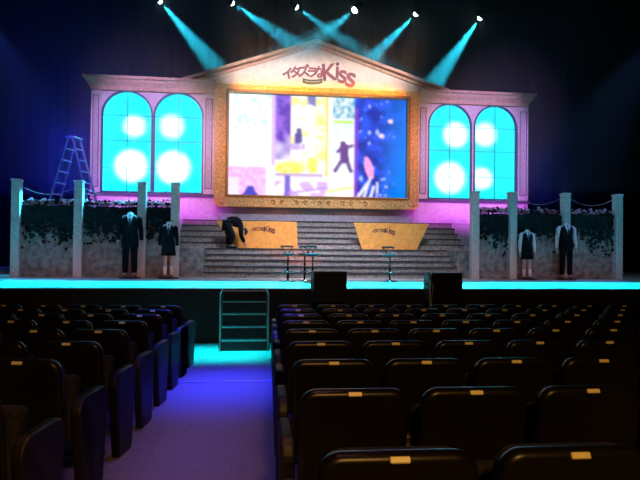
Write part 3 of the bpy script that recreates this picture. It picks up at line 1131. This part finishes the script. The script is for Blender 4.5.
for p in 'lr':
    h, kn, an, to = legs[p]
    J[p + 'hip'] = (*h, 0.10); J[p + 'kn'] = (*kn, 0.066); J[p + 'an'] = (*an, 0.042); J[p + 'to'] = (*to, 0.036)
    B += [('pelvis', p + 'hip'), (p + 'hip', p + 'kn'), (p + 'kn', p + 'an'), (p + 'an', p + 'to')]
    s_, e_, w_ = arms[p]
    J[p + 'sh'] = (*s_, 0.066); J[p + 'el'] = (*e_, 0.046); J[p + 'wr'] = (*w_, 0.030)
    B += [('upchest', p + 'sh'), (p + 'sh', p + 'el'), (p + 'el', p + 'wr')]
    hand_fingers(J, B, p, p + 'wr', Vector(w_) + Vector((0.03, 0, -0.055)), (0.35, 0, -1), (0, 1, 0))
skin('body', J, B, M['skin'], pr)
sh = {k: (*J[k][:3], tuple(v + 0.022 for v in J[k][3]) if isinstance(J[k][3], tuple) else J[k][3] + 0.018)
      for k in ('pelvis', 'spine', 'chest', 'upchest', 'lsh', 'rsh', 'lel', 'rel', 'lwr', 'rwr')}
skin('shirt', sh, [('pelvis', 'spine'), ('spine', 'chest'), ('chest', 'upchest')] + [(a + x, a + y) for a in 'lr' for x, y in (('sh', 'el'), ('el', 'wr'))]
     + [('upchest', 'lsh'), ('upchest', 'rsh')], M['work'], pr)
tr_ = {k: (*J[k][:3], tuple(v + 0.03 for v in J[k][3]) if isinstance(J[k][3], tuple) else J[k][3] + 0.026) for k in ('pelvis', 'lhip', 'rhip', 'lkn', 'rkn', 'lan', 'ran')}
skin('trousers', tr_, [('pelvis', 'lhip'), ('pelvis', 'rhip'), ('lhip', 'lkn'), ('rhip', 'rkn'), ('lkn', 'lan'), ('rkn', 'ran')], M['work'], pr)
bm = NB()
bmesh.ops.create_uvsphere(bm, u_segments=16, v_segments=10, radius=0.108)
bmesh.ops.scale(bm, vec=(0.98, 0.92, 1.10), verts=bm.verts)
bmesh.ops.delete(bm, geom=[v for v in bm.verts if v.co.x < -0.03 and v.co.z < 0.03], context='VERTS')
bmesh.ops.translate(bm, verts=bm.verts, vec=(0.452, 0, 0.51))
obj('hair', bm, M['hair'], pr, True)
for s in (-1, 1):
    bm = NB(); bmesh.ops.create_uvsphere(bm, u_segments=8, v_segments=6, radius=0.012)
    bmesh.ops.translate(bm, verts=bm.verts, vec=(0.362, s * 0.033, 0.468))
    obj('eye', bm, M['hair'], pr, True)
    bm = NB(); bmesh.ops.create_uvsphere(bm, u_segments=8, v_segments=6, radius=0.03)
    bmesh.ops.scale(bm, vec=(0.6, 0.35, 1), verts=bm.verts)
    bmesh.ops.translate(bm, verts=bm.verts, vec=(0.42, s * 0.094, 0.51))
    obj('ear', bm, M['skin'], pr, True)
bm = NB(); tube(bm, [(0.365, 0, 0.475), (0.343, 0, 0.435), (0.362, 0, 0.425)], [0.010, 0.017, 0.010], 8)
obj('nose', bm, M['skin'], pr, True)
bm = NB(); tube(bm, [(0.362, -0.024, 0.405), (0.354, 0, 0.402), (0.362, 0.024, 0.405)], [0.004, 0.007, 0.004], 6)
obj('mouth', bm, M['logo'], pr, True)
for p in 'lr':
    an, to = Vector(J[p + 'an'][:3]), Vector(J[p + 'to'][:3])
    bm = NB(); tube(bm, [(an.x - 0.07, an.y, 0.045), (an.x, an.y, 0.052), ((an.x + to.x) / 2 + 0.02, (an.y + to.y) / 2, 0.048), (to.x + 0.03, to.y, 0.038)], [0.040, 0.050, 0.048, 0.034], 10, flat=0.9)
    obj('shoe', bm, M['hair'], pr, True)

# ------------------------------------------------------------------ bar stools
def stool(label, loc, rz):
    t = thing('bar_stool', label, 'stool', loc, rz, group='bar stools on the stage')
    bm = NB(); lathe(bm, [(0.20, 0.0), (0.205, 0.012), (0.17, 0.03), (0.05, 0.045), (0.03, 0.06)], seg=24)
    obj('base', bm, M['chrome'], t, True)
    bm = NB(); tube(bm, [(0, 0, 0.05), (0, 0, 0.34)], 0.026, 12)
    tube(bm, [(0, 0, 0.34), (0, 0, 0.60)], 0.018, 12)
    obj('column', bm, M['iron'], t, True)
    bm = NB()
    tube(bm, [(0.145 * math.cos(a * PI / 12), 0.145 * math.sin(a * PI / 12) - 0.03, 0.22) for a in range(24)], 0.010, 6, closed=True)
    tube(bm, [(0, 0, 0.22), (0, 0.115, 0.22)], 0.009, 6)
    tube(bm, [(0, 0, 0.22), (0, -0.17, 0.22)], 0.009, 6)
    obj('footrest', bm, M['chrome'], t, True)
    bm = NB(); lathe(bm, [(0.03, 0.585), (0.15, 0.595), (0.165, 0.615), (0.155, 0.640), (0.09, 0.648)], seg=24)
    obj('seat', bm, M['stoolseat'], t, True)
    bm = NB()
    for s in (-1, 1):
        tube(bm, [(s * 0.03, 0.12, 0.63), (s * 0.07, 0.16, 0.71), (s * 0.125, 0.175, 0.795)], 0.014, 8)
    tube(bm, [(-0.15, 0.165, 0.80), (-0.08, 0.18, 0.805), (0.08, 0.18, 0.805), (0.15, 0.165, 0.80)], 0.022, 8)
    obj('backrest', bm, M['stoolseat'], t, True)
    return t


stool('dark bar stool, leftmost of those in front of the left orange board', (0.95, 13.7, STAGE), R(5))
stool('dark bar stool just behind and left of its close neighbour', (1.37, 14.05, STAGE), R(-10))
stool('dark bar stool close behind the left black monitor speaker', (1.47, 13.25, STAGE), R(14))
stool('dark bar stool standing alone before the right orange board', (3.33, 13.7, STAGE), R(0))


# ------------------------------------------------------------------ stage monitors in front of the stage
def monitor(label, x0, x1, top, bot, plabel):
    xm = (x0 + x1) / 2
    fz = RAKE * (FRONT - 10.7)
    p = thing('speaker_plinth', plabel, 'plinth', (xm, 10.88, fz), group='black plinths before the stage')
    bm = NB(); box(bm, x0 + 0.05 - xm, x1 - 0.05 - xm, -0.22, 0.22, -0.005, bot - fz, 0.01)
    obj('plinth_body', bm, M['drape'], p)
    t = thing('monitor_speaker', label, 'speaker', (xm, 10.88, bot), group='black monitor speakers before the stage')
    w = (x1 - x0) / 2
    h = top - bot
    bm = NB()
    prism(bm, [(-0.25, 0.0), (0.25, 0.0), (0.25, h * 0.62), (0.16, h), (-0.25, h)], -w, w, 0.012, 2, Matrix.Rotation(R(90), 4, 'Z'))
    obj('cabinet', bm, M['speaker'], t)
    bm = NB(); box(bm, -w + 0.04, w - 0.04, 0.249, 0.262, 0.04, h * 0.58, 0.006)
    obj('grille', bm, M['grille'], t)
    for s in (-1, 1):
        bm = NB(); tube(bm, [(s * (w - 0.002), -0.08, h * 0.6), (s * (w + 0.03), -0.06, h * 0.6), (s * (w + 0.03), 0.06, h * 0.6), (s * (w - 0.002), 0.08, h * 0.6)], 0.012, 6)
        obj('handle', bm, M['iron'], t)
    for s in (-1, 1):
        bm = NB(); box(bm, s * (w - 0.03) - 0.03, s * (w - 0.03) + 0.03, -0.253, -0.22, h - 0.035, h + 0.004, 0.005)
        obj('corner_cap', bm, M['chrome'], t)
    return t


monitor('black monitor speaker before the stage edge, nearer the aisle steps', 1.20, 1.80, 1.345, 0.80, 'black draped plinth under the monitor speaker nearer the aisle steps')
monitor('black monitor speaker before the stage edge with a pale cable hanging beside it', 3.36, 3.95, 1.335, 0.80, 'black draped plinth under the monitor speaker with the pale cable')
bm = NB()
tube(bm, [(3.357, 10.80, 1.30), (3.31, 10.61, 1.15), (3.33, 10.60, 0.95), (3.32, 10.60, 0.78), (3.35, 10.60, 0.72), (3.36, 10.59, 0.03), (3.5, 10.55, 0.027)], 0.010, 6)
tube(bm, [(3.355, 10.76, 1.28), (3.39, 10.60, 1.1), (3.36, 10.60, 0.9), (3.35, 10.60, 0.74)], 0.008, 6)
tag(obj('cable', bm, M['cable'], loc=(3.27, 10.6, 0.02)), 'pale cable hanging down beside the right black monitor speaker', 'cable')

# ------------------------------------------------------------------ aisle steps up to the stage
ax0, ax1 = -0.42, 0.38
sa = thing('stage_steps', 'black wooden steps with pale edge tape from the aisle up to the stage', 'steps', ((ax0 + ax1) / 2, 10.8, 0.0))
NS = 5
for k in range(NS):
    z = STAGE / NS * (k + 1) - (0.02 if k == NS - 1 else 0)
    y = 10.15 + 0.2 * k
    bm = NB(); box(bm, ax0, ax1, y, FRONT - 0.035, z - STAGE / NS + 0.005 + (0.02 if k == NS - 1 else 0), z, 0.004, 1)
    s_ = wobj('step', bm, M['black'], sa, sa)
    bm = NB(); box(bm, ax0 + 0.02, ax1 - 0.02, y - 0.006, y + 0.012, z - 0.012, z + 0.003)
    wobj('edge_tape', bm, M['tape'], s_, sa)
for x in (ax0, ax1):
    bm = NB()
    prism(bm, [(10.12, 0.03), (FRONT - 0.035, 0.03), (FRONT - 0.035, STAGE - 0.02), (10.95, STAGE - 0.02), (10.12, 0.22)], -0.018, 0.018, 0.004, 1,
          Matrix.Translation((x, 0, 0)) @ Matrix.Rotation(R(90), 4, 'Z') @ Matrix.Identity(4))
    wobj('side_board', bm, M['black'], sa, sa)
    bm = NB(); tube(bm, [(x, 10.11, 0.04), (x, 10.11, 0.98)], 0.012, 6)
    tube(bm, [(x, 10.11, 0.98), (x, FRONT - 0.05, 1.0)], 0.010, 6)
    wobj('rail', bm, M['tape'], sa, sa)

# ------------------------------------------------------------------ theatre seats
SW = 0.485
SH = 0.885
PITCH = 0.545


def seat_proto():
    t = thing('theatre_seat', 'black theatre seat', 'seat', (0, 0, 0), group='theatre seats')
    tilt = Matrix.Translation((0, 0, 0.35)) @ Matrix.Rotation(R(7), 4, 'X') @ Matrix.Translation((0, 0, -0.35))
    tilt = Matrix.Translation((0, 0.06, 0)) @ tilt
    w = SW / 2
    bm = NB(); prism(bm, rrect(-w, w, 0.33, SH + 0.004, 0.075, 6), -0.065, 0.0, 0.030, 5, tilt)
    obj('back_shell', bm, M['seatshell'], t, True)
    bm = NB(); prism(bm, rrect(-w + 0.02, w - 0.02, 0.36, SH - 0.02, 0.07, 6), 0.001, 0.06, 0.02, 3, tilt)
    obj('back_cushion', bm, M['seatcloth'], t)
    bm = NB()
    box(bm, -0.215, 0.215, -0.05, 0.05, 0.0, 0.40, 0.035, 3, Matrix.Translation((0, 0.19, 0.34)) @ Matrix.Rotation(R(-14), 4, 'X'))
    obj('tip_up_seat', bm, M['seatcloth'], t)
    bm = NB()
    box(bm, -0.030, 0.030, -0.013, 0.005, -0.010, 0.010, 0.003, 1, tilt @ Matrix.Translation((0, -0.058, SH - 0.014)) @ Matrix.Rotation(R(-35), 4, 'X'))
    obj('number_plate', bm, M['tag'], t)
    return t


def standard(s):
    """armrest on its iron standard, on the side s"""
    x = s * (PITCH / 2)
    bm = NB(); box(bm, x - 0.022, x + 0.022, 0.10, 0.46, 0.595, 0.630, 0.012, 2)
    bm2 = NB(); box(bm2, x - 0.014, x + 0.014, 0.14, 0.36, 0.0, 0.597, 0.004, 1)
    box(bm2, x - 0.030, x + 0.030, 0.10, 0.42, 0.0, 0.02, 0.004, 1)
    return bm, bm2


def end_panel(s):
    """rounded end panel on the aisle side"""
    x = s * (PITCH / 2 + 0.012)
    out = rrect(0.06, 0.50, 0.0, 0.635, 0.10, 7)
    out = [(a, max(0.0, c)) for a, c in out]
    out = [p for p in out if p[1] > 0.11] + [(0.15, 0.0), (0.42, 0.0)]
    mid = sum(p[0] for p in out) / len(out)
    out.sort(key=lambda p: math.atan2(p[1] - 0.3, p[0] - 0.28))
    bm = NB()
    prism(bm, out, -0.033, 0.033, 0.016, 3, Matrix.Translation((x, 0, 0)) @ Matrix.Rotation(R(90), 4, 'Z'))
    return bm


proto = seat_proto()
a1, l1 = standard(1)
obj('armrest', a1, M['armrest'], proto)
obj('leg', l1, M['iron'], proto)
protoL = copy_tree(proto)                   # seats of the left block carry their armrest on the other side
for ch in list(protoL.children):
    if ch.name.startswith(('armrest', 'leg')):
        bpy.data.objects.remove(ch)
a1, l1 = standard(-1)
obj('armrest', a1, M['armrest'], protoL)
obj('leg', l1, M['iron'], protoL)
endR = end_panel(-1)
eR = bpy.data.meshes.new('end_panel'); endR.to_mesh(eR); endR.free(); eR.materials.append(M['seatend'])
endL = end_panel(1)
eL = bpy.data.meshes.new('end_panel'); endL.to_mesh(eL); endL.free(); eL.materials.append(M['seatend'])

ORD = ('first', 'second', 'third', 'fourth', 'fifth', 'sixth', 'seventh', 'eighth', 'ninth', 'tenth', 'eleventh', 'twelfth', 'thirteenth', 'fourteenth')
used = {'R': False, 'L': False}


def place_seat(side, x, y, rz, row, i):
    src = proto if side == 'R' else protoL
    o = copy_tree(src) if used[side] else src
    used[side] = True
    o.location = (x, y, RAKE * (FRONT - y) - 0.002)
    o.rotation_euler = (0, 0, rz)
    rows = 'front row' if row == 0 else f'{ORD[row]} row from the stage'
    pos = 'beside the aisle' if i == 0 else f'{ORD[i]} from the aisle'
    o['label'] = f'black theatre seat in the {rows}, {pos}, {"right" if side == "R" else "left"} block'
    o['group'] = 'theatre seats in the right block' if side == 'R' else 'theatre seats in the left block'
    if i == 0:
        e = bpy.data.objects.new('end_panel', eR if side == 'R' else eL)
        C.objects.link(e)
        e.parent = o


def visible(x, y, z, pad=0.36):
    """is a point within the camera's field of view"""
    p = cam.matrix_world.inverted() @ Vector((x, y, z))
    if p.z > -0.3:
        return False
    px, py = 320 + 600 * p.x / -p.z, 240 - 600 * p.y / -p.z
    m_ = pad * 600 / -p.z
    return -m_ < px < 640 + m_ and py < 480 + m_ * 0.2


ROWS_R = (1.77, 2.66, 3.50, 4.35, 5.20, 6.03, 6.86, 7.69, 8.52)
rz = R(-1.5)
for k, y in enumerate(ROWS_R[::-1]):
    x_end = 0.19 + 0.036 * (y - 2.7)
    for i in range(14):
        d = 0.05 + SW / 2 + PITCH * i
        x, yy = x_end + d * math.cos(rz), y + d * math.sin(rz)
        if visible(x, yy, RAKE * (FRONT - yy) + 0.8):
            place_seat('R', x, yy, rz, k, i)
ROWS_L = (2.05, 2.87, 3.70, 4.53, 5.33, 6.15, 6.95, 7.70, 8.45)
rl = R(-8)
for k, y in enumerate(ROWS_L[::-1]):
    x_end = -0.96 + 0.036 * (y - 2.87)
    for i in range(10):
        d = 0.10 + SW / 2 + PITCH * i
        x, yy = x_end - d * math.cos(rl), y - 0.1 - d * math.sin(rl)
        if visible(x, yy, RAKE * (FRONT - yy) + 0.8):
            place_seat('L', x, yy, rl, k, i)

# ------------------------------------------------------------------ beam lamps on a truss
def truss(label, TY, tz, x0, x1):
    tr = thing('lighting_truss', label, 'truss', ((x0 + x1) / 2, TY, tz), group='lighting trusses')
    bm = NB()
    tube(bm, [(x0, TY, tz), (x1, TY, tz)], 0.025, 6)
    for dy in (-0.15, 0.15):
        for dz in (0.0, 0.3):
            tube(bm, [(x0, TY + dy, tz + dz), (x1, TY + dy, tz + dz)], 0.025, 6)
    wobj('chord_tubes', bm, M['truss'], tr, tr)
    bm = NB()
    for k in range(int((x1 - x0) / 0.4)):
        x = x0 + 0.4 * k
        for dy in (-0.15, 0.15):
            tube(bm, [(x, TY + dy, tz), (x + 0.4, TY + dy, tz + 0.3)], 0.012, 5)
        tube(bm, [(x, TY - 0.15, tz), (x, TY + 0.15, tz)], 0.012, 5)
    wobj('lattice', bm, M['truss'], tr, tr)
    for u in (0.08, 0.5, 0.92):
        x = x0 + (x1 - x0) * u
        bm = NB(); tube(bm, [(x, TY, tz), (x, TY, 12)], 0.012, 5)
        wobj('hanger', bm, M['truss'], tr, tr)


truss('black box truss hung behind the palace roof, carrying five cyan spotlights', 20.4, 10.40, -5.5, 10.5)
truss('black box truss hung in front of the palace roof, carrying one cyan spotlight', 16.6, 9.75, 0.8, 6.4)


def at(px, py, Y):
    d = CAM_R.to_3x3() @ Vector(((px - 320) / 600, -(py - 240) / 600, -1))
    return Vector((0, 0, EYE)) + d * (Y / d.y)


TB, TF = (20.4, 10.40), (16.6, 9.75)
BEAMS = (((160, 1), (262, 122), 22.6, 19, 0.8, TB), ((232, 3), (335, 72), 22.6, 17, 0.65, TB), ((296, 7), (412, 88), 22.6, 15, 0.40, TB),
         ((355, 10), (240, 98), 16.0, 18, 1.0, TF), ((416, 14), (318, 112), 22.6, 17, 0.8, TB), ((480, 18), (405, 125), 22.6, 20, 1.0, TB))
for i, (p, q, Yq, ang, gain, (ty, tz)) in enumerate(BEAMS):
    a, c = at(*p, ty), at(*q, Yq)
    d = (c - a).normalized()
    n_ = thing('spotlight', f'cyan stage spotlight hung above the palace roof, {ORD[i]} of six from the left', 'spotlight', a, group='stage spotlights on the trusses')
    rot = d.to_track_quat('-Z', 'Y').to_matrix().to_4x4()
    bm = NB(); lathe(bm, [(0.05, 0.30), (0.085, 0.28), (0.095, 0.10), (0.10, 0.0), (0.088, 0.0)], seg=16)
    bmesh.ops.transform(bm, matrix=rot, verts=bm.verts)
    obj('lamp_body', bm, M['truss'], n_, True)
    bm = NB(); lathe(bm, [(0.088, 0.004), (0.088, 0.0), (0.080, -0.035), (0.055, -0.062), (0.02, -0.075)], seg=16)
    bmesh.ops.transform(bm, matrix=rot, verts=bm.verts)
    obj('lens', bm, M['lens'], n_, True)
    bm = NB()
    hk = max(0.12, tz - a.z)
    tube(bm, [(-0.13, 0, 0.05), (-0.13, 0, hk * 0.5 + 0.1), (0.0, 0, hk * 0.5 + 0.14), (0.13, 0, hk * 0.5 + 0.1), (0.13, 0, 0.05)], 0.012, 6)
    tube(bm, [(0, 0, hk * 0.5 + 0.14), (0, 0, hk + 0.01)], 0.014, 6)
    obj('yoke', bm, M['truss'], n_)
    if i == 3:
        # this lamp throws a fan of thin rays through a patterned wheel
        side = d.cross(Vector((0, 1, 0))).normalized()
        for k in range(6):
            t_ = c + side * (k - 2.5) * 0.33
            spot('spotlight_ray', a + d * 0.09, t_, (0.04, 0.60, 0.82), 38000, 3.0, 0.6, 0.02)
        spot('spotlight_beam', a + d * 0.09, c, (0.03, 0.60, 0.85), 11000, ang, 0.6, 0.03)
    else:
        spot('spotlight_beam', a + d * 0.09, c, (0.02, 0.55, 0.80), 60000 * gain, ang, 0.75, 0.03)

# ------------------------------------------------------------------ stage haze that shows the beams
bm = NB(); box(bm, -8.5, 12.5, 15.6, 22.6, 3.5, 10.9)
hz = obj('stage_haze', bm, None, loc=(2.0, 19.0, 7.0))
hm = bpy.data.materials.new('stage_haze')
hm.use_nodes = True
nt = hm.node_tree
nt.nodes.clear()
out = nt.nodes.new('ShaderNodeOutputMaterial')
sc_ = nt.nodes.new('ShaderNodeVolumeScatter')
sc_.inputs['Color'].default_value = (1, 1, 1, 1)
sc_.inputs['Density'].default_value = 0.019
sc_.inputs['Anisotropy'].default_value = 0.0
nt.links.new(sc_.outputs[0], out.inputs['Volume'])
hz.data.materials.clear()
hz.data.materials.append(hm)
tag(hz, 'thin haze in the air above the stage that shows the light beams', 'haze', kind='stuff')
